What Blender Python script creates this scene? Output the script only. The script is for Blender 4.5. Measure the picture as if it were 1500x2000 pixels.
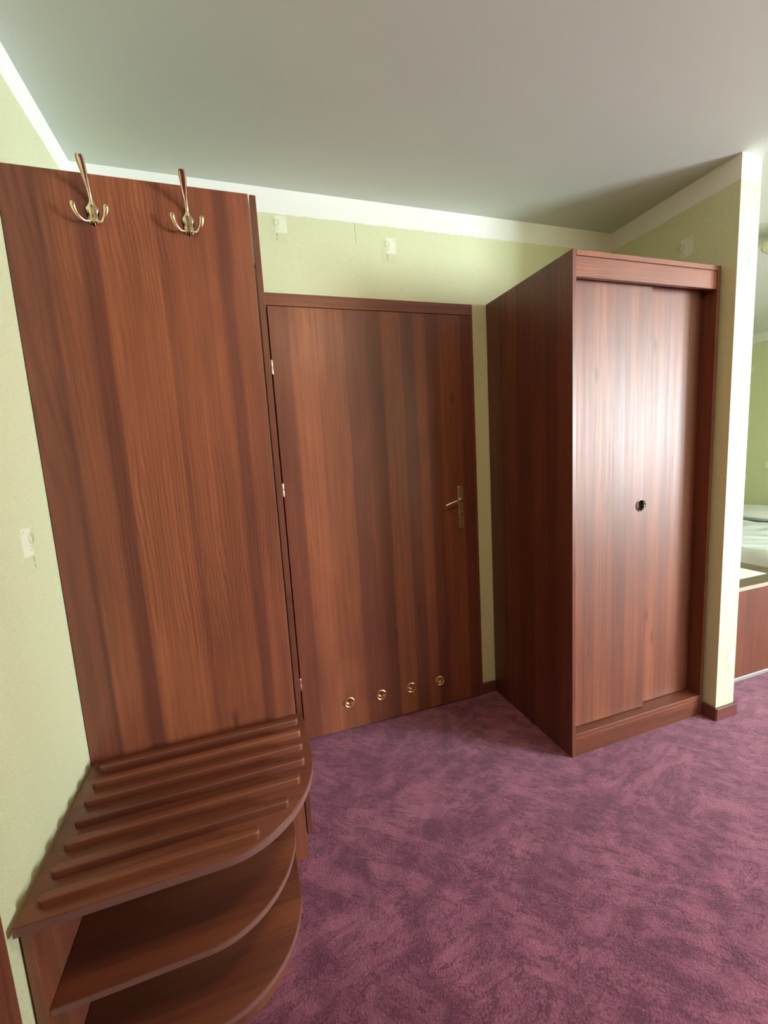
import bpy, bmesh, math, random
from mathutils import Vector, Matrix

# ------------------------------------------------------------------ reset
for o in list(bpy.data.objects):
    bpy.data.objects.remove(o, do_unlink=True)
scene = bpy.context.scene
COL = scene.collection
random.seed(7)

# ------------------------------------------------------------------ camera
cam_d = bpy.data.cameras.new('camera')
cam = bpy.data.objects.new('camera', cam_d)
COL.objects.link(cam)
cam_d.sensor_fit = 'HORIZONTAL'
cam_d.sensor_width = 36.0
cam_d.lens = 827.56 * 36.0 / 1500.0
cam_d.clip_start = 0.02
_r = Vector((0.94673671, -0.31667623, -0.05835894))
_u = Vector((0.09691621, 0.1073937, 0.9894816))
_f = Vector((0.30707792, 0.94243449, -0.13236462))
cam.matrix_world = Matrix(((_r.x, _u.x, -_f.x, 0.4881), (_r.y, _u.y, -_f.y, -1.9475),
                           (_r.z, _u.z, -_f.z, 1.3455), (0, 0, 0, 1)))
scene.camera = cam

# ------------------------------------------------------------------ world, daylight, exposure
world = bpy.data.worlds.new('World')
scene.world = world
world.use_nodes = True
bg = world.node_tree.nodes['Background']
bg.inputs['Color'].default_value = (0.80, 0.90, 1.0, 1)
bg.inputs['Strength'].default_value = 2.0

def area(name, loc, direction, sx, sy, power, color):
    l = bpy.data.lights.new(name, 'AREA')
    l.shape = 'RECTANGLE'
    l.size, l.size_y, l.energy, l.color = sx, sy, power, color
    o = bpy.data.objects.new(name, l)
    COL.objects.link(o)
    o.location = loc
    o.rotation_euler = Vector(direction).to_track_quat('-Z', 'Z').to_euler()
    return o
# daylight coming in through the room's window, to the right behind the camera
area('daylight_main', (6.36, -4.18, 1.55), (-1, 0, 0), 1.6, 1.6, 800, (0.84, 0.94, 1.0))

LAMP = 55.0      # strength of the hall ceiling lamp's glass

scene.cycles.max_bounces = 7
scene.cycles.adaptive_threshold = 0.02
scene.cycles.diffuse_bounces = 4
scene.cycles.glossy_bounces = 3
scene.cycles.caustics_reflective = False
scene.cycles.caustics_refractive = False

vs = scene.view_settings
scene.display_settings.display_device = 'sRGB'
vs.view_transform = 'Standard'
vs.look = 'None'
vs.exposure = 0.28
vs.gamma = 1.0
vs.use_curve_mapping = False

# ------------------------------------------------------------------ constants read off the photograph (metres)
H, HC = 2.469, 2.372              # ceiling height, bottom of the white painted band
PY, PX, PZ = -0.630, 0.576, 2.083  # coat panel front plane, right edge, top
SX0, SX1, SE = 2.517, 2.636, -0.643   # partition beside the wardrobe
RX, RYB, RYF = 6.20, 2.20, -5.30      # far walls of the room

# ------------------------------------------------------------------ node helpers
class NT:
    def __init__(self, name):
        self.m = bpy.data.materials.new(name)
        self.m.use_nodes = True
        self.t = self.m.node_tree
        self.b = self.t.nodes['Principled BSDF']
    def n(self, typ, **kw):
        x = self.t.nodes.new(typ)
        for k, v in kw.items():
            setattr(x, k, v)
        return x
    def put(self, sock, v):
        if isinstance(v, bpy.types.NodeSocket):
            self.t.links.new(v, sock)
        elif v is not None:
            sock.default_value = v
    def math(self, op, a, b=None, c=None, clamp=False):
        x = self.n('ShaderNodeMath', operation=op)
        x.use_clamp = clamp
        for i, v in enumerate((a, b, c)):
            self.put(x.inputs[i], v)
        return x.outputs[0]
    def comb(self, a, b, c):
        x = self.n('ShaderNodeCombineXYZ')
        for i, v in enumerate((a, b, c)):
            self.put(x.inputs[i], v)
        return x.outputs[0]
    def noise(self, vec, scale=1.0, detail=2.0, rough=0.5, dist=0.0):
        x = self.n('ShaderNodeTexNoise')
        self.put(x.inputs['Vector'], vec)
        x.inputs['Scale'].default_value = scale
        x.inputs['Detail'].default_value = detail
        x.inputs['Roughness'].default_value = rough
        x.inputs['Distortion'].default_value = dist
        return x.outputs['Fac']
    def rng(self, v, a, b, c, d, smooth=False):
        x = self.n('ShaderNodeMapRange')
        if smooth:
            x.interpolation_type = 'SMOOTHSTEP'
        self.put(x.inputs['Value'], v)
        for k, q in zip(('From Min', 'From Max', 'To Min', 'To Max'), (a, b, c, d)):
            x.inputs[k].default_value = q
        return x.outputs[0]
    def mix(self, fac, a, b, mode='MIX'):
        x = self.n('ShaderNodeMix', data_type='RGBA', blend_type=mode)
        self.put(x.inputs['Factor'], fac)
        self.put(x.inputs[6], a)
        self.put(x.inputs[7], b)
        return x.outputs[2]
    def ramp(self, v, stops, interp='LINEAR'):
        x = self.n('ShaderNodeValToRGB')
        x.color_ramp.interpolation = interp
        e = x.color_ramp.elements
        while len(e) < len(stops):
            e.new(0.5)
        for el, (p, c) in zip(e, stops):
            el.position = p
            el.color = (c, c, c, 1) if not isinstance(c, tuple) else c
        self.put(x.inputs[0], v)
        return x.outputs[0]
    def bump(self, h, strength, dist=0.01):
        x = self.n('ShaderNodeBump')
        x.inputs['Strength'].default_value = strength
        x.inputs['Distance'].default_value = dist
        self.put(x.inputs['Height'], h)
        self.t.links.new(x.outputs[0], self.b.inputs['Normal'])
    def pos(self):
        return self.n('ShaderNodeTexCoord').outputs['Object']
    def sep(self, v):
        x = self.n('ShaderNodeSeparateXYZ')
        self.put(x.inputs[0], v)
        return x.outputs

def plain(name, color, rough=0.5, metal=0.0, spec=0.5):
    k = NT(name)
    k.b.inputs['Base Color'].default_value = (*color, 1)
    k.b.inputs['Roughness'].default_value = rough
    k.b.inputs['Metallic'].default_value = metal
    k.b.inputs['Specular IOR Level'].default_value = spec
    return k.m

def wood(name, axis=0, grain=2, bands=None, seed=0.0, light=(0.360, 0.114, 0.054), dark=(0.050, 0.012, 0.008),
         rough=0.38, tone=1.0, vari=0.5, spec=0.5, off=0.0):
    """plank-print laminate: bands across `axis` (metres, local), grain along `grain`"""
    k = NT(name)
    s = k.sep(k.pos())
    u, g = s[axis], s[grain]
    u = k.math('ADD', u, off)
    # slow wander of the plank edges
    w = k.noise(k.comb(k.math('MULTIPLY', u, 2.0), k.math('MULTIPLY', g, 1.1), seed), 1.0, 2.0)
    uw = k.math('ADD', u, k.math('MULTIPLY', k.math('SUBTRACT', w, 0.5), 0.012))
    if bands:
        lo, hi = bands[0][0], bands[-1][0]
        stops = []
        span = hi - lo
        for i, (p, t) in enumerate(bands[:-1]):
            q = bands[i + 1][0]
            e = min(0.006, (q - p) * 0.35)
            stops += [((p + e - lo) / span, t), ((q - e - lo) / span, t)]
        tn = k.ramp(k.math('DIVIDE', k.math('SUBTRACT', uw, lo), span, clamp=True), stops)
        tn = k.sep(tn)[0]
    else:
        v = k.n('ShaderNodeTexVoronoi', voronoi_dimensions='1D')
        k.put(v.inputs['W'], k.math('ADD', uw, seed * 3.17))
        v.inputs['Scale'].default_value = 11.0
        tn = k.rng(k.sep(v.outputs['Color'])[0], 0, 1, 1 - vari * 0.5, 1 + vari * 0.5)
    tn = k.math('POWER', tn, 1.7)
    # grain: long streaks, pores, cathedral figure
    st = k.noise(k.comb(k.math('MULTIPLY', uw, 70.0), k.math('MULTIPLY', g, 1.3), seed + 3), 1.0, 4.0, 0.62)
    po = k.noise(k.comb(k.math('MULTIPLY', u, 420.0), k.math('MULTIPLY', g, 9.0), seed + 5), 1.0, 2.0, 0.6)
    lf = k.noise(k.comb(k.math('MULTIPLY', uw, 9.0), k.math('MULTIPLY', g, 1.6), seed + 11), 1.0, 3.0, 0.55, 0.6)
    ca = k.n('ShaderNodeTexWave', wave_type='RINGS', rings_direction='SPHERICAL')
    k.put(ca.inputs['Vector'], k.comb(k.math('MULTIPLY', k.math('ADD', uw, k.math('MULTIPLY', lf, 0.05)), 9.0),
                                      k.math('MULTIPLY', g, 0.55), seed + 0.4))
    ca.inputs['Scale'].default_value = 4.2
    ca.inputs['Distortion'].default_value = 5.0
    ca.inputs['Detail'].default_value = 2.0
    ca.inputs['Detail Scale'].default_value = 0.8
    cm = k.rng(w, 0.42, 0.62, 0.05, 0.38, True)
    cf = k.math('SUBTRACT', 1.0, k.math('MULTIPLY', k.math('POWER', ca.outputs['Fac'], 3.0), cm))
    f = k.math('MULTIPLY', tn, k.rng(st, 0.28, 0.72, 0.70, 1.16))
    f = k.math('MULTIPLY', f, k.rng(po, 0.30, 0.70, 0.86, 1.09))
    f = k.math('MULTIPLY', f, k.rng(lf, 0.25, 0.75, 0.72, 1.24))
    f = k.math('MULTIPLY', f, cf)
    kv = k.n('ShaderNodeTexVoronoi', voronoi_dimensions='2D')      # a few small knots
    k.put(kv.inputs['Vector'], k.comb(k.math('ADD', k.math('MULTIPLY', uw, 6.0), seed), k.math('MULTIPLY', g, 1.7), 0.0))
    kv.inputs['Scale'].default_value = 1.0
    kn = k.rng(kv.outputs['Distance'], 0.015, 0.085, 0.55, 0.0, True)
    kn = k.math('MULTIPLY', kn, k.math('GREATER_THAN', k.sep(kv.outputs['Color'])[1], 0.72))
    f = k.math('MULTIPLY', f, k.math('SUBTRACT', 1.0, kn))
    f = k.math('MULTIPLY', f, 0.62 * tone)
    col = k.mix(k.math('MINIMUM', f, 1.4), (*dark, 1), (*light, 1))
    # slight drift between orange and purple brown
    col = k.mix(k.rng(tn, 1.1, 0.6, 0, 0.60), col, k.mix(1.0, col, (0.95, 0.90, 1.25, 1), 'MULTIPLY'))
    k.put(k.b.inputs['Base Color'], col)
    k.put(k.b.inputs['Roughness'], k.rng(st, 0.2, 0.8, rough + 0.05, rough - 0.05))
    k.b.inputs['Specular IOR Level'].default_value = spec
    k.bump(po, 0.10, 0.0012)
    return k.m

def wallpaper(name='wallpaper'):
    k = NT(name)
    p = k.pos()
    s = k.sep(p)
    fine = k.noise(p, 260.0, 2.0, 0.6)
    mid = k.noise(p, 90.0, 1.0, 0.5, 0.8)
    big = k.noise(p, 2.2, 2.0)
    col = k.mix(k.rng(fine, 0.35, 0.65, 0, 1), (0.61, 0.635, 0.405, 1), (0.69, 0.715, 0.480, 1))
    ve = k.rng(k.math('ABSOLUTE', k.math('SUBTRACT', mid, 0.5)), 0.0, 0.05, 1.0, 0.0, True)
    col = k.mix(k.math('MULTIPLY', ve, 0.30), col, (0.52, 0.53, 0.28, 1))
    col = k.mix(k.rng(big, 0.3, 0.7, 0.0, 0.12), col, (0.66, 0.62, 0.34, 1))
    # white painted band under the ceiling, with a slightly ragged lower edge
    jag = k.math('MULTIPLY', k.math('SUBTRACT', k.noise(p, 28.0, 1.0, 0.6), 0.5), 0.010)
    band = k.rng(k.math('ADD', s[2], jag), HC - 0.0012, HC + 0.0012, 0, 1)
    white = (0.80, 0.81, 0.76, 1)
    k.put(k.b.inputs['Base Color'], k.mix(band, col, white))
    k.put(k.b.inputs['Roughness'], k.math('ADD', 0.46, k.math('MULTIPLY', band, 0.35)))
    k.b.inputs['Specular IOR Level'].default_value = 0.5
    h = k.math('MULTIPLY', k.math('ADD', k.math('MULTIPLY', fine, 0.5), k.math('MULTIPLY', ve, -0.5)), k.math('SUBTRACT', 1.0, k.math('MULTIPLY', band, 0.8)))
    k.bump(h, 0.30, 0.002)
    return k.m

def carpet():
    k = NT('carpet')
    p = k.pos()
    s = k.sep(p)
    def rot(a, sx, sy, z):
        c, q = math.cos(a), math.sin(a)
        x = k.math('ADD', k.math('MULTIPLY', s[0], c), k.math('MULTIPLY', s[1], q))
        y = k.math('SUBTRACT', k.math('MULTIPLY', s[1], c), k.math('MULTIPLY', s[0], q))
        return k.comb(k.math('MULTIPLY', x, sx), k.math('MULTIPLY', y, sy), z)
    n1 = k.noise(rot(0.5, 5.0, 6.5, 0.3), 1.0, 4.0, 0.68, 0.5)      # brushed patches
    n2 = k.noise(rot(-0.75, 7.0, 27.0, 1.7), 1.0, 3.0, 0.6, 0.5)   # strokes one way
    n3 = k.noise(rot(0.25, 8.0, 27.0, 5.1), 1.0, 3.0, 0.6, 0.5)    # strokes the other way
    n4 = k.noise(p, 14.0, 3.0, 0.65)
    pile = k.noise(p, 170.0, 3.0, 0.75)
    sel = k.rng(k.noise(p, 1.7, 2.0), 0.42, 0.58, 0, 1, True)
    strokes = k.math('ADD', k.math('MULTIPLY', n2, sel), k.math('MULTIPLY', n3, k.math('SUBTRACT', 1.0, sel)))
    t = k.math('ADD', k.math('MULTIPLY', n1, 0.85), k.math('ADD', k.math('MULTIPLY', strokes, 0.50), k.math('MULTIPLY', n4, 0.50)))
    t = k.rng(t, 0.74, 1.11, 0.0, 1.0)
    ln = k.rng(k.math('ABSOLUTE', k.math('SUBTRACT', strokes, 0.47)), 0.0, 0.035, 1.0, 0.0, True)
    t = k.math('SUBTRACT', t, k.math('MULTIPLY', ln, k.rng(n1, 0.34, 0.56, 0.08, 0.50)))
    t = k.math('ADD', k.math('MULTIPLY', t, 0.80), k.math('MULTIPLY', k.math('SUBTRACT', pile, 0.5), 2.0))
    col = k.mix(t, (0.130, 0.036, 0.072, 1), (0.375, 0.130, 0.205, 1))
    k.put(k.b.inputs['Base Color'], col)
    k.b.inputs['Roughness'].default_value = 0.95
    k.b.inputs['Specular IOR Level'].default_value = 0.1
    k.b.inputs['Sheen Weight'].default_value = 0.35
    k.b.inputs['Sheen Roughness'].default_value = 0.5
    k.b.inputs['Sheen Tint'].default_value = (0.95, 0.70, 0.85, 1)
    h = k.math('ADD', pile, k.math('MULTIPLY', n4, 1.6))
    k.bump(h, 0.60, 0.006)
    return k.m

def fabric_white(name, col=(0.80, 0.85, 0.88)):
    k = NT(name)
    p = k.pos()
    k.put(k.b.inputs['Base Color'], k.mix(k.noise(p, 90, 2), (*[c * 0.95 for c in col], 1), (*col, 1)))
    k.b.inputs['Roughness'].default_value = 0.9
    k.bump(k.noise(p, 600, 2), 0.1, 0.001)
    return k.m

# ------------------------------------------------------------------ materials
M = {}
M['wall'] = wallpaper()
M['carpet'] = carpet()
kk = NT('ceiling_paint')
pp = kk.pos()
kk.put(kk.b.inputs['Base Color'], kk.mix(kk.noise(pp, 3.0, 3), (0.67, 0.715, 0.66, 1), (0.70, 0.745, 0.69, 1)))
kk.b.inputs['Roughness'].default_value = 0.85
kk.bump(kk.noise(pp, 140, 3), 0.06, 0.002)
M['ceiling'] = kk.m
M['panel'] = wood('wood_coat_panel', 0, 2, [(0.0, .80), (.070, .62), (.082, .98), (.155, .66), (.195, 1.12), (.335, .88), (.352, 1.02),
                  (.372, 1.0), (.480, .74), (.515, .98), (.60, .98)], seed=1.3, off=0.30, tone=0.93)
M['door'] = wood('wood_door', 0, 2, [(0.60, .85), (.735, 1.15), (.845, 1.05), (.975, .82), (1.09, .74), (1.15, 1.08), (1.245, .78), (1.312, 1.12),
                 (1.37, .80), (1.435, 1.0), (1.555, .70), (1.66, .70)], seed=4.1, rough=0.38, tone=0.92, off=1.13)
M['frame'] = wood('wood_door_frame', 2, 0, None, 8.2, tone=0.80, vari=0.1)
M['jamb'] = wood('wood_door_jamb', 1, 2, None, 8.9, tone=0.75, vari=0.1)
M['ward_side'] = wood('wood_wardrobe_side', 1, 2, [(-0.60, .80), (-.51, .66), (-.44, .82), (-.35, .70), (-.24, .90), (-.14, .74), (.01, .74)],
                      seed=6.6, tone=0.85, off=-0.2955)
M['ward_door_a'] = wood('wood_sliding_door_near', 0, 2, [(1.73, 1.0), (1.80, .86), (1.87, 1.08), (1.93, .98), (1.975, .82), (2.05, 1.0), (2.12, .9), (2.18, .9)],
                        seed=9.3, tone=0.90, rough=0.47, off=2.11125, spec=0.52)
M['ward_door_b'] = wood('wood_sliding_door_far', 0, 2, [(2.13, .95), (2.20, 1.05), (2.26, .88), (2.33, 1.0), (2.42, .85), (2.50, .85)],
                        seed=12.7, tone=0.90, rough=0.47, off=2.11125, spec=0.52)
M['wood_h'] = wood('wood_grain_along_x', 1, 0, None, 14.2, vari=0.25, tone=0.95)
M['rail'] = wood('wood_rail', 2, 0, None, 15.8, vari=0.12, tone=1.05)
M['plinth'] = wood('wood_plinth', 2, 0, None, 16.4, vari=0.1, tone=0.62)
M['wood_v'] = wood('wood_grain_upright', 1, 2, None, 17.5, vari=0.25, tone=0.8)
M['bench'] = wood('wood_bench_shaded', 1, 0, None, 19.4, vari=0.35, tone=0.62, rough=0.38)  # same laminate as the panel, darkened so its colour carries the bench's shade
M['rib'] = wood('wood_rib_shaded', 1, 0, None, 22.1, vari=0.2, tone=0.58, rough=0.40)  # ribs darkened in the colour too, standing in for shade
M['bench_in_shaded'] = wood('wood_shelf_shaded', 1, 0, None, 25.5, vari=0.3, tone=0.50)  # darkest copy: shade under the bench put into the shelf colour
M['base'] = wood('wood_baseboard', 2, 0, None, 28.0, vari=0.05, tone=0.8, light=(0.24, 0.075, 0.070))
M['cabinet'] = wood('wood_cabinet_darkened', 0, 2, None, 31.0, vari=0.3, tone=0.5)  # colour darkened to make up for too much light in the bedroom
M['cab_top'] = wood('wood_cabinet_top', 1, 0, None, 33.0, vari=0.15, tone=0.9, light=(0.22, 0.16, 0.10), dark=(0.08, 0.05, 0.03), rough=0.3)
M['band'] = plain('edge_banding_laminate', (0.20, 0.095, 0.080), 0.30)
M['edge'] = plain('light_edge_band', (0.42, 0.34, 0.30), 0.35)
M['gold'] = plain('champagne_metal', (0.92, 0.80, 0.60), 0.16, 1.0)
M['brass'] = plain('brass', (0.86, 0.64, 0.38), 0.34, 1.0)
M['satin'] = plain('satin_champagne_plate', (0.62, 0.50, 0.34), 0.36, 1.0)
M['chrome'] = plain('bright_chrome', (0.85, 0.85, 0.85), 0.12, 1.0)
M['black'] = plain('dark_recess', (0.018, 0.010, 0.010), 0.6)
M['bronze'] = plain('dark_bronze', (0.36, 0.19, 0.10), 0.32, 1.0)
M['screw'] = plain('screw_head', (0.30, 0.24, 0.15), 0.35, 1.0)
M['motif'] = plain('motif_pale_print', (0.76, 0.78, 0.60), 0.5)
M['motif_tint'] = plain('motif_green_print', (0.615, 0.642, 0.408), 0.5)
M['motif_line'] = plain('motif_line_print', (0.40, 0.42, 0.20), 0.5)
M['paper'] = plain('white_paper', (0.85, 0.86, 0.86), 0.6)
M['sheet'] = fabric_white('white_bedding')
M['pillow'] = fabric_white('white_pillowcase', (0.84, 0.86, 0.86))
M['pvc'] = plain('white_window_frame', (0.80, 0.80, 0.80), 0.35)
M['silver'] = plain('silver_trim', (0.62, 0.62, 0.64), 0.30, 0.7)
M['plastic'] = plain('pale_plastic', (0.80, 0.70, 0.66), 0.4)
kk = NT('window_glass')
kk.t.nodes.remove(kk.b)
tr = kk.n('ShaderNodeBsdfTransparent'); gl = kk.n('ShaderNodeBsdfGlossy'); mx = kk.n('ShaderNodeMixShader')
gl.inputs['Roughness'].default_value = 0.02
mx.inputs[0].default_value = 0.05
kk.t.links.new(tr.outputs[0], mx.inputs[1]); kk.t.links.new(gl.outputs[0], mx.inputs[2])
kk.t.links.new(mx.outputs[0], kk.t.nodes['Material Output'].inputs[0])
M['glass'] = kk.m
kk = NT('opal_glass')
kk.b.inputs['Base Color'].default_value = (0.86, 0.82, 0.68, 1)
kk.b.inputs['Roughness'].default_value = 0.25
M['opal'] = kk.m

# ------------------------------------------------------------------ mesh helpers
def bm_box(bm, x0, x1, y0, y1, z0, z1, bev=0.0, seg=1):
    r = bmesh.ops.create_cube(bm, size=1.0)
    vs_ = r['verts']
    for v in vs_:
        v.co = Vector(((x0 + x1) / 2 + v.co.x * (x1 - x0), (y0 + y1) / 2 + v.co.y * (y1 - y0), (z0 + z1) / 2 + v.co.z * (z1 - z0)))
    if bev > 0:
        es = set(e for v in vs_ for e in v.link_edges)
        bmesh.ops.bevel(bm, geom=list(es), offset=bev, segments=seg, affect='EDGES', profile=0.5)
    return bm

def box(x0, x1, y0, y1, z0, z1, bev=0.0012, seg=1):
    return bm_box(bmesh.new(), x0, x1, y0, y1, z0, z1, bev, seg)

def prism(poly, z0, z1, bev=0.0, seg=2):
    bm = bmesh.new()
    lo = [bm.verts.new((x, y, z0)) for x, y in poly]
    hi = [bm.verts.new((x, y, z1)) for x, y in poly]
    bm.faces.new(list(reversed(lo)))
    bm.faces.new(hi)
    n = len(poly)
    for i in range(n):
        j = (i + 1) % n
        bm.faces.new((lo[i], lo[j], hi[j], hi[i]))
    bmesh.ops.recalc_face_normals(bm, faces=bm.faces)
    if bev > 0:
        es = [e for e in bm.edges if abs(e.verts[0].co.z - e.verts[1].co.z) < 1e-6]
        bmesh.ops.bevel(bm, geom=es, offset=bev, segments=seg, affect='EDGES', profile=0.5)
    return bm

def lathe(prof, axis_o, axis='Y', n=28, closed=False):
    """profile of (radius, along) swept round an axis through axis_o"""
    bm = bmesh.new()
    o = Vector(axis_o)
    rings = []
    for (r, a) in prof:
        ring = []
        for i in range(n):
            t = 2 * math.pi * i / n
            c, s = r * math.cos(t), r * math.sin(t)
            d = {'Y': Vector((c, a, s)), 'Z': Vector((c, s, a)), 'X': Vector((a, c, s))}[axis]
            ring.append(bm.verts.new(o + d))
        rings.append(ring)
    for k_ in range(len(rings) - 1 + (1 if closed else 0)):
        A, B = rings[k_], rings[(k_ + 1) % len(rings)]
        for i in range(n):
            j = (i + 1) % n
            bm.faces.new((A[i], A[j], B[j], B[i]))
    if not closed:
        if prof[0][0] > 1e-5: bm.faces.new(rings[0])
        if prof[-1][0] > 1e-5: bm.faces.new(list(reversed(rings[-1])))
    bmesh.ops.remove_doubles(bm, verts=bm.verts, dist=1e-6)
    bmesh.ops.recalc_face_normals(bm, faces=bm.faces)
    return bm

def catmull(pts, k_=6):
    P = [Vector(p) for p in pts]
    P = [P[0] * 2 - P[1]] + P + [P[-1] * 2 - P[-2]]
    out = []
    for i in range(1, len(P) - 2):
        for j in range(k_):
            t = j / k_
            a, b, c, d = P[i - 1], P[i], P[i + 1], P[i + 2]
            out.append(0.5 * ((2 * b) + (c - a) * t + (2 * a - 5 * b + 4 * c - d) * t * t + (3 * b - a - 3 * c + d) * t ** 3))
    out.append(P[-2].copy())
    return out

def sweep(bm, pts, wid, thk, side, n=12, k_=6):
    """sweep an oval section (full width wid along `side`, full thickness thk) along a smooth path"""
    path = catmull([tuple(p) for p in pts], k_)
    m = len(path)
    W = catmull([(w, t, 0) for w, t in zip(wid, thk)], k_)
    rings = []
    for i, p in enumerate(path):
        T = (path[min(i + 1, m - 1)] - path[max(i - 1, 0)]).normalized()
        S = Vector(side)
        S = (S - T * S.dot(T)).normalized()
        N = T.cross(S)
        rings.append([bm.verts.new(p + S * (W[i].x / 2 * math.cos(a)) + N * (W[i].y / 2 * math.sin(a)))
                      for a in [2 * math.pi * q / n for q in range(n)]])
    for A, B in zip(rings, rings[1:]):
        for i in range(n):
            j = (i + 1) % n
            bm.faces.new((A[i], A[j], B[j], B[i]))
    bm.faces.new(list(reversed(rings[0])))
    bm.faces.new(rings[-1])
    return bm

def finish(bm):
    bmesh.ops.recalc_face_normals(bm, faces=bm.faces)
    return bm

def root_loc(p):
    v = Vector((0, 0, 0))
    while p is not None:
        v += p.location
        p = p.parent
    return v

def obj(name, bm, mat, parent=None, smooth=False, origin=None):
    """one mesh object; bm is given in world coordinates and shifted to the parent's frame"""
    me = bpy.data.meshes.new(name)
    o = bpy.data.objects.new(name, me)
    COL.objects.link(o)
    if parent is not None:
        o.parent = parent
        bmesh.ops.translate(bm, verts=bm.verts, vec=-root_loc(parent))
    elif origin is not None:
        o.location = origin
        bmesh.ops.translate(bm, verts=bm.verts, vec=-Vector(origin))
    bm.to_mesh(me)
    bm.free()
    for mm in (mat if isinstance(mat, (list, tuple)) else [mat]):
        me.materials.append(mm)
    if smooth:
        me.polygons.foreach_set('use_smooth', [True] * len(me.polygons))
        me.set_sharp_from_angle(angle=math.radians(42))
    return o

def thing(name, label, cat, loc=(0, 0, 0), group=None):
    o = bpy.data.objects.new(name, None)
    COL.objects.link(o)
    o.location = loc
    o.empty_display_size = 0.1
    tag(o, label, cat, group)
    return o

def tag(o, label=None, cat=None, group=None, kind=None):
    if label: o['label'] = label
    if cat: o['category'] = cat
    if group: o['group'] = group
    if kind: o['kind'] = kind
    return o

def struct(name, bm, mat, label, cat):
    return tag(obj(name, bm, mat), label, cat, kind='structure')

def cut(o, cutters):
    """subtract closed bmeshes (parent-frame coordinates already world) from a mesh object"""
    for bm in cutters:
        me = bpy.data.meshes.new('cut'); 
        bmesh.ops.recalc_face_normals(bm, faces=bm.faces)
        bm.to_mesh(me); bm.free()
        c = bpy.data.objects.new('cut', me); COL.objects.link(c)
        md = o.modifiers.new('b', 'BOOLEAN'); md.operation = 'DIFFERENCE'; md.object = c; md.solver = 'EXACT'
        bpy.context.view_layer.update()
        dg = bpy.context.evaluated_depsgraph_get()
        new = bpy.data.meshes.new_from_object(o.evaluated_get(dg))
        o.modifiers.remove(md)
        o.data = new
        bpy.data.objects.remove(c, do_unlink=True)

# ------------------------------------------------------------------ the room shell
struct('floor', box(-0.1, RX + 0.1, RYF - 0.1, RYB + 0.1, -0.10, 0.0, 0), M['carpet'], 'mauve plum carpet with brushed pile marks covering the floor', 'carpet')
struct('ceiling', box(-0.1, RX + 0.1, RYF - 0.1, RYB + 0.1, H, H + 0.1, 0), M['ceiling'], 'plain off-white painted ceiling above the hall', 'ceiling')
struct('wall_hall_end_added', box(0.0, SX0, -3.30, -3.20, 0, H, 0), M['wall'], 'unseen hall end wall added to keep light in the hall', 'wall')  # unseen wall added so light is not lost down the long hall
wall_left = struct('wall_left', box(-0.1, 0.0, RYF, 0.1, 0, H, 0), M['wall'], 'pale green wallpapered wall left of the coat panel', 'wall')
wb = obj('wall_back', box(0.0, SX0, 0.0, 0.10, 0, H, 0), M['wall'])
tag(wb, 'yellow-green wallpapered wall around the flush wooden door', 'wall', kind='structure')
cut(wb, [box(0.640, 1.6165, -0.05, 0.15, -0.05, 1.999, 0)])
wall_part = struct('wall_partition', box(SX0, SX1, SE, RYB, 0, H, 0), M['wall'], 'wallpapered partition end standing right of the wardrobe', 'wall')
wall_hall = struct('wall_hall_blocker', box(SX0, SX1, RYF, -2.30, 0, H, 0), M['wall'], 'unseen hall side wall added to limit daylight on the bench', 'wall')  # unseen wall; its end is placed to shape the daylight reaching the bench
WY0, WY1, WZ0, WZ1 = -4.98, -3.38, 0.75, 2.35
wall_right = obj('wall_right', box(RX, RX + 0.14, RYF, RYB, 0, H, 0), M['wall'])
tag(wall_right, 'far green wallpapered wall behind the bed', 'wall', kind='structure')
cut(wall_right, [box(RX - 0.1, RX + 0.3, WY0, WY1, WZ0, WZ1, 0)])
struct('wall_leak_backing', box(0.0, SX0, 0.1005, 0.16, 0, H, 0), M['black'], 'black slab added behind the flush wooden door against light leaks', 'wall')  # black slab added to stop sky light leaking round the door leaf
struct('wall_bedroom_back', box(SX1, RX, RYB, RYB + 0.1, 0, H, 0), M['wall'], 'bedroom wall hidden behind the partition', 'wall')
wf = obj('wall_front', box(-0.1, RX + 0.1, RYF - 0.15, RYF, 0, H, 0), M['wall'])
tag(wf, 'wallpapered room wall behind the viewer', 'wall', kind='structure')

def window(name, y0, y1, z0, z1, label):
    t = bpy.data.objects.new(name, None); COL.objects.link(t)
    t.location = (RX + 0.08, (y0 + y1) / 2, z0)
    tag(t, label, 'window', kind='structure')
    b = bmesh.new(); x0, x1, w_ = RX + 0.05, RX + 0.11, 0.05
    bm_box(b, x0, x1, y0, y1, z0, z0 + w_); bm_box(b, x0, x1, y0, y1, z1 - w_, z1)
    bm_box(b, x0, x1, y0, y0 + w_, z0 + w_, z1 - w_); bm_box(b, x0, x1, y1 - w_, y1, z0 + w_, z1 - w_)
    ym = (y0 + y1) / 2
    bm_box(b, x0, x1, ym - w_ / 2, ym + w_ / 2, z0 + w_, z1 - w_)
    obj('window_frame', b, M['pvc'], t)
    obj('pane', box(RX + 0.078, RX + 0.083, y0 + w_, ym - w_ / 2, z0 + w_, z1 - w_, 0), M['glass'], t)
    obj('pane', box(RX + 0.078, RX + 0.083, ym + w_ / 2, y1 - w_, z0 + w_, z1 - w_, 0), M['glass'], t)
    obj('window_sill', box(RX - 0.16, RX - 0.001, y0 - 0.05, y1 + 0.05, z0 - 0.035, z0 - 0.002, 0.004), M['pvc'], t)
window('window_1', WY0, WY1, WZ0, WZ1, 'white framed double window to the right behind the viewer')

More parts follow.
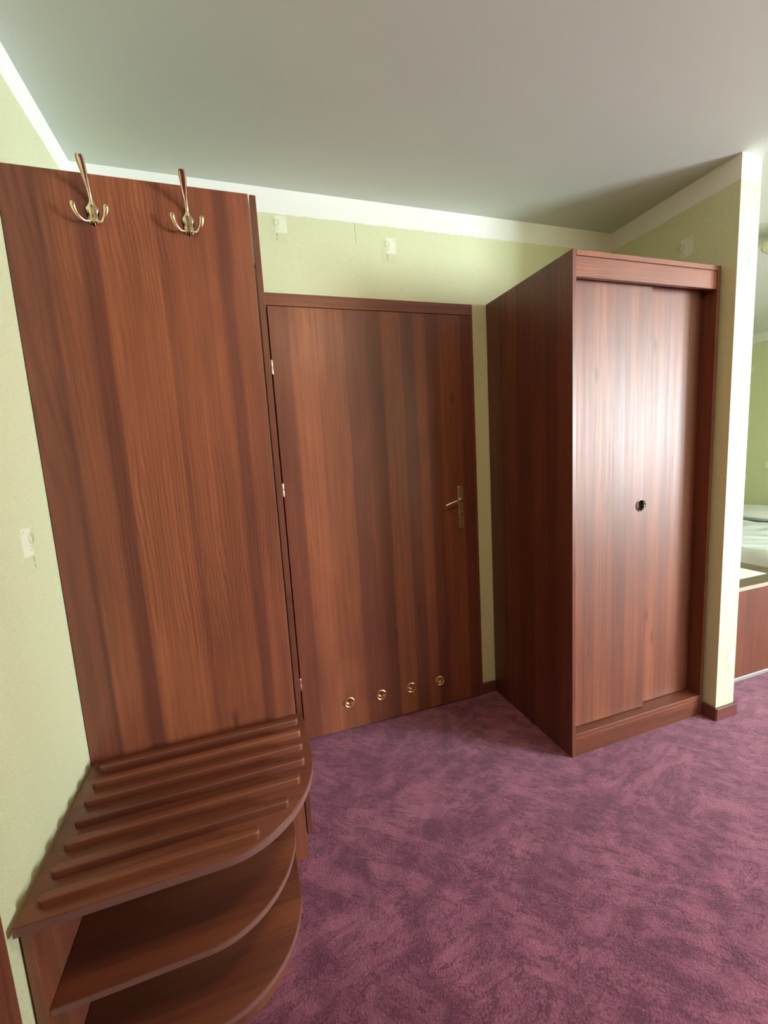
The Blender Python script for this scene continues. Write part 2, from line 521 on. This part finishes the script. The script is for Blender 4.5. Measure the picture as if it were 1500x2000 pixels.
# baseboards
BBH, BBT = 0.062, 0.014
def baseboard(name, bm, label):
    return struct(name, bm, M['base'], label, 'baseboard')
baseboard('baseboard_back', box(1.634, 1.719, -BBT, -0.0005, 0.0, BBH, 0.004, 2), 'short dark baseboard between the door and the wardrobe')
bm = bmesh.new()
o_ = BBT
pl = [(SX0 - o_, -0.585), (SX0 - o_, SE - o_ + .006), (SX0 - o_ + .006, SE - o_), (SX1 + o_ - .006, SE - o_), (SX1 + o_, SE - o_ + .006), (SX1 + o_, RYB - 0.002),
      (SX1 + 0.0005, RYB - 0.002), (SX1 + 0.0005, SE - 0.0005), (SX0 - 0.0005, SE - 0.0005), (SX0 - 0.0005, -0.585)]
baseboard('baseboard_partition', prism(pl, 0, BBH, 0.003, 2), 'dark plum baseboard wrapped round the partition end')
baseboard('baseboard_left', box(0.0005, BBT, -1.118, -1.062, 0, BBH, 0.003), 'short baseboard between the bench and the left door casing')

# ------------------------------------------------------------------ wallpaper motifs (flat print on the walls)
def motif(wall, c, right, up, nrm, flip=1, s=1.0):
    """pale square with a spiral ring and dashes; c = centre of the pale square"""
    c, R_, U_, N_ = Vector(c), Vector(right) * flip, Vector(up), Vector(nrm)
    P = lambda a, b, d: c + R_ * (a * s) + U_ * (b * s) + N_ * d
    def quad(bm, a0, a1, b0, b1, d):
        lo = [P(a0, b0, 0.00005), P(a1, b0, 0.00005), P(a1, b1, 0.00005), P(a0, b1, 0.00005)]
        vlo = [bm.verts.new(q) for q in lo]
        vhi = [bm.verts.new(q + N_ * d) for q in lo]
        bm.faces.new(vhi); bm.faces.new(list(reversed(vlo)))
        for i in range(4):
            j = (i + 1) % 4
            bm.faces.new((vlo[i], vlo[j], vhi[j], vhi[i]))
        finish(bm)
    b = bmesh.new(); quad(b, -0.024, 0.048, -0.075, 0.030, 0.0003)
    t = obj('wallpaper_motif', b, M['motif_tint'], wall)
    b = bmesh.new(); quad(b, -0.025, 0.022, -0.033, 0.033, 0.0006)
    obj('pale_square', b, M['motif'], t)
    def ring(cx, cy, r, w, a0=0, a1=360):
        b = bmesh.new(); n = 20; vi = []; vo = []
        for i in range(n + 1):
            a = math.radians(a0 + (a1 - a0) * i / n)
            vi.append(b.verts.new(P(cx + (r - w) * math.cos(a), cy + (r - w) * math.sin(a), 0.0009)))
            vo.append(b.verts.new(P(cx + r * math.cos(a), cy + r * math.sin(a), 0.0009)))
        for i in range(n):
            b.faces.new((vi[i], vi[i + 1], vo[i + 1], vo[i]))
        return b
    obj('ring', ring(0.020, 0.006, 0.0135, 0.0016), M['motif_line'], t)
    obj('ring', ring(0.020, 0.005, 0.0085, 0.0013, 20, 380), M['motif_line'], t)
    obj('ring', ring(0.012, -0.016, 0.0065, 0.0014, -160, 120), M['motif_line'], t)
    for (a, bb, w, h) in ((0.018, -0.043, 0.005, 0.012), (0.019, -0.059, 0.004, 0.009), (-0.013, 0.026, 0.003, 0.003), (-0.021, 0.022, 0.003, 0.003)):
        b = bmesh.new(); quad(b, a - w / 2, a + w / 2, bb - h / 2, bb + h / 2, 0.0010)
        obj('dash', b, M['motif_line'], t)
Xv, Yv, Zv = (1, 0, 0), (0, 1, 0), (0, 0, 1)
motif(wb, (0.741, 0, 2.332), Xv, Zv, (0, -1, 0), -1)
motif(wb, (1.230, 0, 2.291), Xv, Zv, (0, -1, 0), -1)
motif(wall_left, (0, -0.768, 1.194), Yv, Zv, (1, 0, 0), 1)
motif(wall_part, (SX0, -0.424, 2.208), (0, -1, 0), Zv, (-1, 0, 0), -1, 1.2)
for y_, z_ in ((1.52, 2.085), (1.53, 1.461), (1.53, 0.832), (1.31, 0.980)):
    motif(wall_right, (RX, y_, z_), (0, -1, 0), Zv, (-1, 0, 0), -1)
motif(wall_part, (2.608, SE, 2.11), Xv, Zv, (0, -1, 0), -1, 1.0)
motif(wall_part, (2.608, SE, 0.30), Xv, Zv, (0, -1, 0), -1, 1.0)
# seam between two strips of wallpaper
obj('paper_seam', box(1.0645, 1.0658, -0.0008, -0.0001, 2.29, HC - 0.002, 0), M['motif_line'], wb)

# ------------------------------------------------------------------ flush door in the back wall
DL, DR, DT = 0.652, 1.615, 1.996
door = bpy.data.objects.new('door_1', None); COL.objects.link(door)
door.location = (1.13, 0, 0)
tag(door, 'flush dark-wood door with four round vents low down', 'door', kind='structure')
fr = bmesh.new()
bm_box(fr, 0.607, 1.633, -0.016, -0.0005, 2.0005, 2.052, 0.0015)
obj('frame_header', fr, M['frame'], door)
obj('frame_jamb', box(0.607, DL - 0.003, -0.016, -0.0005, 0, 2.0, 0.0015), M['jamb'], door)
obj('frame_jamb', box(1.6175, 1.633, -0.016, -0.0005, 0, 2.0, 0.0015), M['jamb'], door)
leaf_bm = box(DL, DR, -0.024, 0.018, 0.010, DT, 0.0015)
leaf = obj('door_leaf', leaf_bm, M['door'], door)
VENTS = [(0.878, 0.150), (1.043, 0.150), (1.206, 0.150), (1.370, 0.150)]
def to_cut(x, z, r, y0, y1):
    return lathe([(r, y0), (r, y1)], (x, 0, z), 'Y', 28)
cut(leaf, [to_cut(x, z, 0.0205, -0.05, 0.010) for x, z in VENTS])
for x, z in VENTS:
    b = lathe([(0.0268, -0.0245), (0.0262, -0.0278), (0.0235, -0.0292), (0.0208, -0.0278), (0.0196, -0.0235), (0.0192, -0.012), (0.0200, -0.012), (0.0203, -0.0242)], (x, 0, z), 'Y', 28, True)
    v = obj('vent_ring', b, M['brass'], leaf, True)
    obj('vent_grille', lathe([(0.0, -0.0080), (0.010, -0.0100), (0.016, -0.0135), (0.0188, -0.0175), (0.0191, -0.0120), (0.0, -0.0040)], (x, 0, z), 'Y', 24), M['bronze'], leaf, True)
for z in (1.745, 1.218, 0.300):
    hb = bmesh.new()
    for a, b_ in ((-0.030, -0.0005), (0.0005, 0.030)):
        hb2 = lathe([(0.0045, z + a), (0.0052, z + a + .002), (0.0052, z + b_ - .002), (0.0045, z + b_)], (DL - 0.0012, -0.0285, 0), 'Z', 12)
        me_ = bpy.data.meshes.new('t'); hb2.to_mesh(me_); hb2.free(); hb.from_mesh(me_); bpy.data.meshes.remove(me_)
    obj('hinge', hb, M['brass'], door, True)
# lever handle on a long plate
hx = 1.5275
pb = bmesh.new()
outl = []
zt, zb, hw = 1.170, 0.947, 0.0155
for i in range(9):
    a = math.pi * i / 8
    outl.append((hx + hw * math.cos(a), zt - 0.010 + 0.010 * math.sin(a)))
for i in range(9):
    a = math.pi + math.pi * i / 8
    outl.append((hx + hw * math.cos(a), zb + 0.010 + 0.010 * math.sin(a)))
lo = [pb.verts.new((x, -0.0242, z)) for x, z in outl]
md = [pb.verts.new((x, -0.0290, z)) for x, z in outl]
hi = [pb.verts.new((hx + (x - hx) * 0.86, -0.0315, (zt + zb) / 2 + (z - (zt + zb) / 2) * 0.98)) for x, z in outl]
for A, B in ((lo, md), (md, hi)):
    for i in range(len(outl)):
        j = (i + 1) % len(outl)
        pb.faces.new((A[i], A[j], B[j], B[i]))
pb.faces.new(hi); pb.faces.new(lo)
plate = obj('handle_plate', finish(pb), M['satin'], door, True)
lv = bmesh.new()
sweep(lv, [(hx, -0.030, 1.096), (hx, -0.055, 1.098), (hx - 0.006, -0.068, 1.100), (hx - 0.030, -0.073, 1.100), (hx - 0.065, -0.073, 1.094), (hx - 0.104, -0.070, 1.081)],
      [0.013, 0.013, 0.013, 0.012, 0.011, 0.008], [0.013, 0.013, 0.013, 0.012, 0.010, 0.007], Zv, 12)
obj('lever', finish(lv), M['gold'], plate, True)
obj('lever_collar', lathe([(0.0105, -0.0312), (0.0105, -0.036), (0.009, -0.038), (0.0, -0.038)], (hx, 0, 1.096), 'Y', 20), M['gold'], plate, True)
kc = lathe([(0.0085, -0.0312), (0.0085, -0.0335), (0.0078, -0.0345), (0.0, -0.0345)], (hx, 0, 1.026), 'Y', 18)
bm_box(kc, hx - 0.0045, hx + 0.0045, -0.0342, -0.0312, 1.004, 1.026, 0.001)
obj('key_cylinder', kc, M['gold'], plate, True)

# ------------------------------------------------------------------ wardrobe with two sliding doors
WX0, WX1, WD, WZ, TH = 1.720, 2.5025, -0.591, 2.060, 0.018
w = thing('wardrobe', 'tall two-door dark-wood sliding wardrobe standing in the corner', 'wardrobe', ((WX0 + WX1) / 2, WD / 2, 0))
obj('side_panel', box(WX0, WX0 + TH, WD, -0.003, 0.0, WZ), M['ward_side'], w)
obj('side_panel', box(WX1 - TH, WX1, WD, -0.003, 0.0, WZ), M['ward_side'], w)
obj('top_panel', box(WX0 + TH, WX1 - TH, WD + 0.0005, -0.012, WZ - 0.020, WZ - 0.0002), M['wood_h'], w)
obj('top_rail', box(WX0 + TH, WX1 - TH, WD + 0.004, WD + 0.022, 1.966, WZ - 0.0205), M['rail'], w)
obj('plinth', box(WX0 + TH, WX1 - TH, WD + 0.003, WD + 0.021, 0.0, 0.082), M['plinth'], w)
obj('bottom_panel', box(WX0 + TH, WX1 - TH, WD + 0.001, -0.012, 0.0825, 0.103), M['plinth'], w)
obj('back_panel', box(WX0 + TH, WX1 - TH, -0.0115, -0.004, 0.0, WZ - 0.003), M['wood_v'], w)
da = obj('sliding_door', box(WX0 + TH + 0.002, 2.166, -0.550, -0.532, 0.106, 2.020), M['ward_door_a'], w)
db = obj('sliding_door', box(2.120, WX1 - TH - 0.001, -0.527, -0.509, 0.106, 2.020), M['ward_door_b'], w)
GX, GZ = 2.127, 1.062
cut(da, [to_cut(GX, GZ, 0.0225, -0.60, -0.5335)])
gp = lathe([(0.0275, -0.5504), (0.0270, -0.5530), (0.0250, -0.5540), (0.0230, -0.5525), (0.0217, -0.5480), (0.0212, -0.5375),
            (0.0222, -0.5375), (0.0223, -0.5502)], (GX, 0, GZ), 'Y', 32, True)
gpo = obj('finger_pull', gp, M['chrome'], da, True)
obj('pull_cup', lathe([(0.0, -0.5355), (0.0195, -0.5362), (0.0208, -0.5440), (0.0211, -0.5440), (0.0212, -0.5345), (0.0, -0.5343)], (GX, 0, GZ), 'Y', 28), M['black'], da, True)
gd = bmesh.new()
sweep(gd, [(2.172, -0.5290, 0.182), (2.170, -0.5295, 0.168), (2.172, -0.5295, 0.155), (2.178, -0.5290, 0.142)], [0.003] * 4, [0.003] * 4, Xv, 8)
obj('edge_chip', finish(gd), M['plastic'], db, True)

# ------------------------------------------------------------------ hall stand: coat panel, hooks, slatted bench with shelves
hs = thing('hall_stand', 'dark-wood coat panel with slatted corner bench and brass hooks', 'hall stand', (0.30, PY - 0.2, 0))
bp = obj('back_panel', box(0.002, PX - 0.0008, PY, PY + 0.018, 0.0, PZ), M['panel'], hs)
obj('edge_band', box(PX - 0.0007, PX, PY + 0.001, PY + 0.017, 0.0, PZ - 0.001, 0), M['band'], bp)
BZ = 0.533
def ell(cx, cy, rx, ry, n=22):
    return [(cx + rx * math.cos(a), cy - ry * math.sin(a)) for a in [math.pi / 2 * i / n for i in range(n + 1)]]
top_poly = [(0.008, PY - 0.001), (0.594, PY - 0.001)] + ell(0.376, -0.815, 0.221, 0.275) + [(0.010, -1.090)]
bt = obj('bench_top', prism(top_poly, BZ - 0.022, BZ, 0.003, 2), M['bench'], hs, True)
def edge_band(pts, z0, z1, parent, t=0.0007):
    # thin pale laminate strip following an outline; offset outwards
    b_ = bmesh.new()
    n_ = len(pts)
    rows = []
    for i, (x_, y_) in enumerate(pts):
        a_, c_ = pts[max(i - 1, 0)], pts[min(i + 1, n_ - 1)]
        d_ = Vector((c_[0] - a_[0], c_[1] - a_[1])).normalized()
        nx_, ny_ = -d_.y, d_.x
        if nx_ + (-ny_) < 0: nx_, ny_ = -nx_, -ny_
        rows.append([b_.verts.new((x_ + nx_ * o2, y_ + ny_ * o2, z_)) for o2, z_ in ((0.0001, z0), (t, z0), (t, z1), (0.0001, z1))])
    for A_, B_ in zip(rows, rows[1:]):
        for i in range(4):
            j = (i + 1) % 4
            b_.faces.new((A_[i], A_[j], B_[j], B_[i]))
    b_.faces.new(rows[0]); b_.faces.new(rows[-1])
    return obj('edge_band', finish(b_), M['band'], parent, True)
edge_band(top_poly[1:], BZ - 0.0195, BZ - 0.0025, bt)
RY_ = [-0.684, -0.745, -0.807, -0.869, -0.932, -0.997, -1.058]
RR = [0.577, 0.577, 0.575, 0.572, 0.552, 0.517, 0.448]
for y, xr in zip(RY_, RR):
    b = bmesh.new()
    hw_, L0 = 0.0105, 0.040
    pr = []
    for i in range(7):
        a = math.pi * i / 6
        pr.append((xr - hw_ + hw_ * math.sin(a), y - hw_ * math.cos(a)))
    for i in range(7):
        a = math.pi * i / 6
        pr.append((L0 + hw_ - hw_ * math.sin(a), y + hw_ * math.cos(a)))
    b = prism(pr, BZ + 0.0002, BZ + 0.0185, 0.0)
    es = [e for e in b.edges if e.verts[0].co.z > BZ + 0.018 and e.verts[1].co.z > BZ + 0.018]
    bmesh.ops.bevel(b, geom=es, offset=0.004, segments=3, affect='EDGES', profile=0.5)
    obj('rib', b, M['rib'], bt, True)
obj('side_panel', box(0.004, 0.022, -1.060, PY - 0.001, 0.0, BZ - 0.0225), M['wood_v'], hs)
sh_poly = [(0.0225, PY - 0.001), (0.532, PY - 0.001)] + ell(0.318, -0.800, 0.214, 0.252) + [(0.0225, -1.052)]
for z_ in (0.277, 0.077):
    sh_ = obj('shelf', prism(sh_poly, z_, z_ + 0.018, 0.002, 2), M['bench_in_shaded'], hs, True)
    edge_band(sh_poly[1:], z_ + 0.0022, z_ + 0.0158, sh_)
pl_poly = [(0.0225, PY - 0.001), (0.515, PY - 0.001)] + ell(0.310, -0.790, 0.205, 0.225) + [(0.0225, -1.015)]
in_poly = [(0.0225, PY - 0.001), (0.499, PY - 0.001)] + ell(0.306, -0.790, 0.193, 0.211) + [(0.0225, -1.001)]
b = bmesh.new()
outer = pl_poly[1:]; inner = in_poly[1:]
q = [[b.verts.new((x, y, z)) for x, y in pts] for pts in (outer, inner) for z in (0.0, 0.0765)]
for i in range(len(outer) - 1):
    for A, B in ((q[0], q[1]), (q[1], q[3]), (q[3], q[2]), (q[2], q[0])):
        b.faces.new((A[i], A[i + 1], B[i + 1], B[i]))
for i in (0, -1):
    b.faces.new((q[0][i], q[1][i], q[3][i], q[2][i]))
obj('plinth', finish(b), M['wood_v'], hs, True)

def coat_hook(x, z0, tilt=0.0):
    """three-armed cast hook: shield plate, long spoon arm leaning out, two side arms"""
    y = PY
    b = bmesh.new()
    # shield plate
    out = [(0.000, 0.060), (0.0045, 0.050), (0.0075, 0.040), (0.0125, 0.032), (0.0105, 0.026), (0.0085, 0.018), (0.0095, 0.010), (0.0105, 0.004),
           (0.0070, -0.004), (0.0048, 0.001), (0.0022, -0.007), (0.0, -0.001)]
    out = [(a * 1.14, c) for a, c in out]
    full = out + [(-a, c) for a, c in reversed(out[1:-1])]
    back = [b.verts.new((x + a, y - 0.0003, z0 + c)) for a, c in full]
    mid = [b.verts.new((x + a, y - 0.0038, z0 + c)) for a, c in full]
    frt = [b.verts.new((x + a * 0.72, y - 0.0062, z0 + 0.025 + (c - 0.025) * 0.88)) for a, c in full]
    n = len(full)
    for A, B in ((back, mid), (mid, frt)):
        for i in range(n):
            j = (i + 1) % n
            b.faces.new((A[i], A[j], B[j], B[i]))
    f_ = b.faces.new(frt); g_ = b.faces.new(back)
    bmesh.ops.triangulate(b, faces=[f_, g_])
    # long arm: narrow neck, widening to a spoon end
    sweep(b, [(x, y - 0.004, z0 + 0.040), (x, y - 0.008, z0 + 0.056), (x, y - 0.018, z0 + 0.074), (x, y - 0.032, z0 + 0.092), (x, y - 0.046, z0 + 0.106),
              (x, y - 0.058, z0 + 0.116), (x, y - 0.063, z0 + 0.120)],
          [0.0090, 0.0075, 0.0085, 0.0120, 0.0160, 0.0175, 0.0120], [0.006, 0.0065, 0.0060, 0.0048, 0.0042, 0.0042, 0.0035], Xv, 14)
    # two raised rims on the spoon
    for s in (-1, 1):
        sweep(b, [(x + s * 0.0022, y - 0.020, z0 + 0.072), (x + s * 0.0050, y - 0.0335, z0 + 0.0905), (x + s * 0.0072, y - 0.0475, z0 + 0.1045), (x + s * 0.0078, y - 0.060, z0 + 0.1150), (x + s * 0.0050, y - 0.066, z0 + 0.1195)],
              [0.0024, 0.0028, 0.0030, 0.0030, 0.0022], [0.0030, 0.0036, 0.0040, 0.0040, 0.003], Xv, 8)
        # side arm: out, down and up again
        sweep(b, [(x + s * 0.006, y - 0.004, z0 + 0.006), (x + s * 0.013, y - 0.009, z0 + 0.000), (x + s * 0.021, y - 0.016, z0 - 0.001), (x + s * 0.029, y - 0.023, z0 + 0.006),
                  (x + s * 0.034, y - 0.027, z0 + 0.018), (x + s * 0.0355, y - 0.028, z0 + 0.029), (x + s * 0.0352, y - 0.027, z0 + 0.033)],
              [0.005, 0.0050, 0.0050, 0.0050, 0.0046, 0.0044, 0.0035], [0.0075, 0.0068, 0.0068, 0.0078, 0.0098, 0.0108, 0.0066], (0, -1, 0), 12)
    finish(b)
    h = obj('coat_hook', b, M['gold'], hs, True)
    for dz in (0.036, 0.014):
        obj('screw', lathe([(0.0030, -0.0055), (0.0030, -0.0066), (0.0020, -0.0074), (0.0, -0.0076)], (x, PY, z0 + dz), 'Y', 12), M['screw'], h, True)
coat_hook(0.1955, 1.968)
coat_hook(0.4160, 1.966)

# ------------------------------------------------------------------ board standing edge-on behind the coat panel
nb = thing('side_board', 'tall thin dark board standing edge-on between coat panel and door', 'board', (0.596, -0.27, 0))
obj('board', box(0.586, 0.6045, -0.531, -0.018, 0.0, 2.137), M['ward_side'], nb)
obj('connector', box(0.5765, 0.5855, -0.528, -0.518, 1.935, 1.947, 0.001), M['rail'], nb)

# ------------------------------------------------------------------ door casing on the left wall, nearest the viewer
d2 = bpy.data.objects.new('door_2', None); COL.objects.link(d2)
d2.location = (0, -1.6, 0)
tag(d2, 'reddish wooden door casing on the left wall beside the bench', 'door', kind='structure')
obj('casing', box(0.0005, 0.018, -1.195, -1.120, 0.0, 2.06, 0.003), M['wood_v'], d2)
obj('casing', box(0.0005, 0.018, -2.135, -2.060, 0.0, 2.06, 0.003), M['wood_v'], d2)
obj('casing', box(0.0005, 0.018, -2.059, -1.196, 1.985, 2.06, 0.003), M['frame'], d2)
obj('door_leaf', box(0.0005, 0.012, -2.058, -1.197, 0.006, 1.983, 0.002), M['cabinet'], d2)

# ------------------------------------------------------------------ beyond the partition: low cabinet, paper, bed, lamp
cb = thing('low_cabinet', 'low dark-wood cabinet with pale trim in front of the bed', 'cabinet', (3.06, -0.2, 0))
CX0, CX1, CY0, CY1, CZ = 2.70, 3.42, -0.472, 0.10, 0.544
obj('front_panel', box(CX0, CX1, CY0, CY0 + 0.018, 0.028, CZ - 0.024), M['cabinet'], cb)
obj('side_panel', box(CX0, CX0 + 0.018, CY0 + 0.0185, CY1, 0.028, CZ - 0.024), M['cabinet'], cb)
obj('side_panel', box(CX1 - 0.018, CX1, CY0 + 0.0185, CY1, 0.028, CZ - 0.024), M['cabinet'], cb)
obj('top_board', box(CX0 - 0.004, CX1 + 0.004, CY0 - 0.004, CY1, CZ - 0.0235, CZ, 0.002), M['cab_top'], cb)
obj('top_trim', box(CX0 - 0.004, CX1 + 0.004, CY0 - 0.0065, CY0 - 0.0042, CZ - 0.022, CZ - 0.002, 0.0008), M['edge'], cb)
obj('bottom_trim', box(CX0 - 0.001, CX1 + 0.001, CY0 - 0.003, CY0 + 0.018, 0.006, 0.0275, 0.002), M['silver'], cb)
for x in (CX0 + 0.03, CX1 - 0.05):
    for y in (CY0 + 0.03, CY1 - 0.05):
        obj('foot', box(x, x + 0.03, y, y + 0.03, 0.0, 0.030), M['black'], cb)
pa = obj('paper_sheet', box(3.045, 3.285, -0.385, -0.175, CZ + 0.0002, CZ + 0.0016, 0), M['paper'], None, False, (3.165, -0.28, CZ))
tag(pa, 'white sheet of paper lying on the low cabinet', 'paper')

bd = thing('bed', 'low dark-wood bed with white mattress against the far wall', 'bed', (5.15, 0.75, 0))
BX0, BX1, BY0, BY1 = 4.15, 6.16, -0.05, 1.56
obj('bed_base', box(BX0, BX1, BY0, BY1, 0.10, 0.26, 0.006), M['cabinet'], bd)
obj('mattress', box(BX0 + 0.02, BX1 - 0.04, BY0 + 0.02, BY1 - 0.02, 0.262, 0.425, 0.03, 3), M['sheet'], bd)
obj('headboard', box(BX1 + 0.001, RX - 0.006, BY0, BY1, 0.10, 0.415, 0.006), M['cabinet'], bd)
for x in (BX0 + 0.06, BX1 - 0.12):
    for y in (BY0 + 0.06, BY1 - 0.12):
        obj('leg', box(x, x + 0.06, y, y + 0.06, 0.0, 0.099), M['cabinet'], bd)

def rumple(x, y):
    a = math.sin(9 * x + 14 * y + 2.2 * math.sin(5 * y + 2 * x)) * 0.5 + math.sin(21 * x - 9 * y + 2.5 * math.sin(4 * x)) * 0.3 + math.sin(33 * y + 12 * x + 3 * math.sin(7 * x)) * 0.25
    return a * 0.013
def cloth(x0, x1, y0, y1, ztop, drop, th=0.035):
    """duvet draped over the foot and the sides of the bed"""
    bm = bmesh.new(); NX, NY = 90, 90
    g_ = []
    for i in range(NX + 1):
        row = []
        for j in range(NY + 1):
            u_, v_ = i / NX, j / NY
            Lx = (x1 - x0) + drop; Ly = (y1 - y0) + 2 * drop
            sx = u_ * Lx - drop; sy = v_ * Ly - drop
            x = x0 + max(sx, 0); y = y0 + min(max(sy, 0), y1 - y0)
            z = ztop + rumple(x * 1.0, y * 1.0) + 0.012
            over = max(-sx, 0, -sy, sy - (y1 - y0))
            bulge = 0.02 + 0.012 * math.sin(17 * (x + y))
            if sx < 0: x -= bulge * min(1, -sx / 0.05)
            if sy < 0: y -= bulge * min(1, -sy / 0.05)
            if sy > y1 - y0: y += bulge * min(1, (sy - (y1 - y0)) / 0.05)
            z -= over
            row.append(bm.verts.new((x, y, z)))
        g_.append(row)
    for i in range(NX):
        for j in range(NY):
            bm.faces.new((g_[i][j], g_[i + 1][j], g_[i + 1][j + 1], g_[i][j + 1]))
    finish(bm)
    return bm
dv = obj('duvet', cloth(BX0 - 0.01, 5.36, BY0 - 0.01, BY1 + 0.01, 0.445, 0.20), M['sheet'], None, True, (4.8, 0.75, 0.43))
tag(dv, 'white creased duvet spread over the bed', 'duvet')
md_ = dv.modifiers.new('thickness', 'SOLIDIFY'); md_.thickness = 0.014; md_.offset = 1.0

def pillow(x, y, z, lx, ly, h):
    bm = bmesh.new()
    bmesh.ops.create_cube(bm, size=2.0)
    bmesh.ops.subdivide_edges(bm, edges=bm.edges[:], cuts=9, use_grid_fill=True)
    for v in bm.verts:
        a, b_, c = v.co
        e = max(0.0, 1 - a ** 4) ** 0.5 * max(0.0, 1 - b_ ** 4) ** 0.5
        px = a * lx / 2 * (1 - 0.05 * b_ * b_); py = b_ * ly / 2 * (1 - 0.05 * a * a)
        v.co = Vector((x + px, y + py, z + h / 2 + c * h / 2 * (0.10 + 0.90 * e) + 0.004 * math.sin(14 * px + 9 * py)))
    return bm
p_ = obj('pillow', pillow(5.72, 1.14, 0.432, 0.62, 0.76, 0.125), M['pillow'], None, True, (5.72, 1.14, 0.427))
tag(p_, 'plump white pillow at the head of the bed', 'pillow')

lp = thing('ceiling_lamp', 'cream glass ceiling lamp with brass rim near the partition', 'lamp', (3.56, -0.32, H))
obj('canopy', lathe([(0.055, 0.0), (0.055, -0.012), (0.040, -0.022), (0.012, -0.026), (0.012, -0.060), (0.0, -0.060)], (3.56, -0.32, H - 0.0003), 'Z', 28), M['brass'], lp, True)
obj('shade', lathe([(0.020, -0.052), (0.12, -0.060), (0.175, -0.058), (0.186, -0.066), (0.178, -0.082), (0.13, -0.115), (0.06, -0.135), (0.0, -0.140)], (3.56, -0.32, H), 'Z', 40), M['opal'], lp, True)
obj('rim', lathe([(0.184, -0.058), (0.192, -0.064), (0.189, -0.072), (0.182, -0.066)], (3.56, -0.32, H), 'Z', 40, True), M['brass'], lp, True)

# ------------------------------------------------------------------ hall ceiling lamp, above the viewer, switched on (its gleam shows on the door)
LX, LY = 1.13, -1.93
kk = NT('lit_opal_glass')
kk.b.inputs['Base Color'].default_value = (0.85, 0.80, 0.70, 1)
kk.b.inputs['Emission Color'].default_value = (1.0, 0.73, 0.42, 1)
kk.b.inputs['Emission Strength'].default_value = LAMP
hl = thing('hall_lamp', 'round flush opal ceiling lamp lit above the hall', 'lamp', (LX, LY, H))
obj('lamp_base', lathe([(0.0, -0.0004), (0.170, -0.0004), (0.170, -0.020), (0.162, -0.024), (0.0, -0.024)], (LX, LY, H), 'Z', 36), M['brass'], hl, True)
obj('lamp_shade', lathe([(0.160, -0.0245), (0.157, -0.045), (0.135, -0.070), (0.090, -0.088), (0.040, -0.096), (0.0, -0.097)], (LX, LY, H), 'Z', 36), kk.m, hl, True)
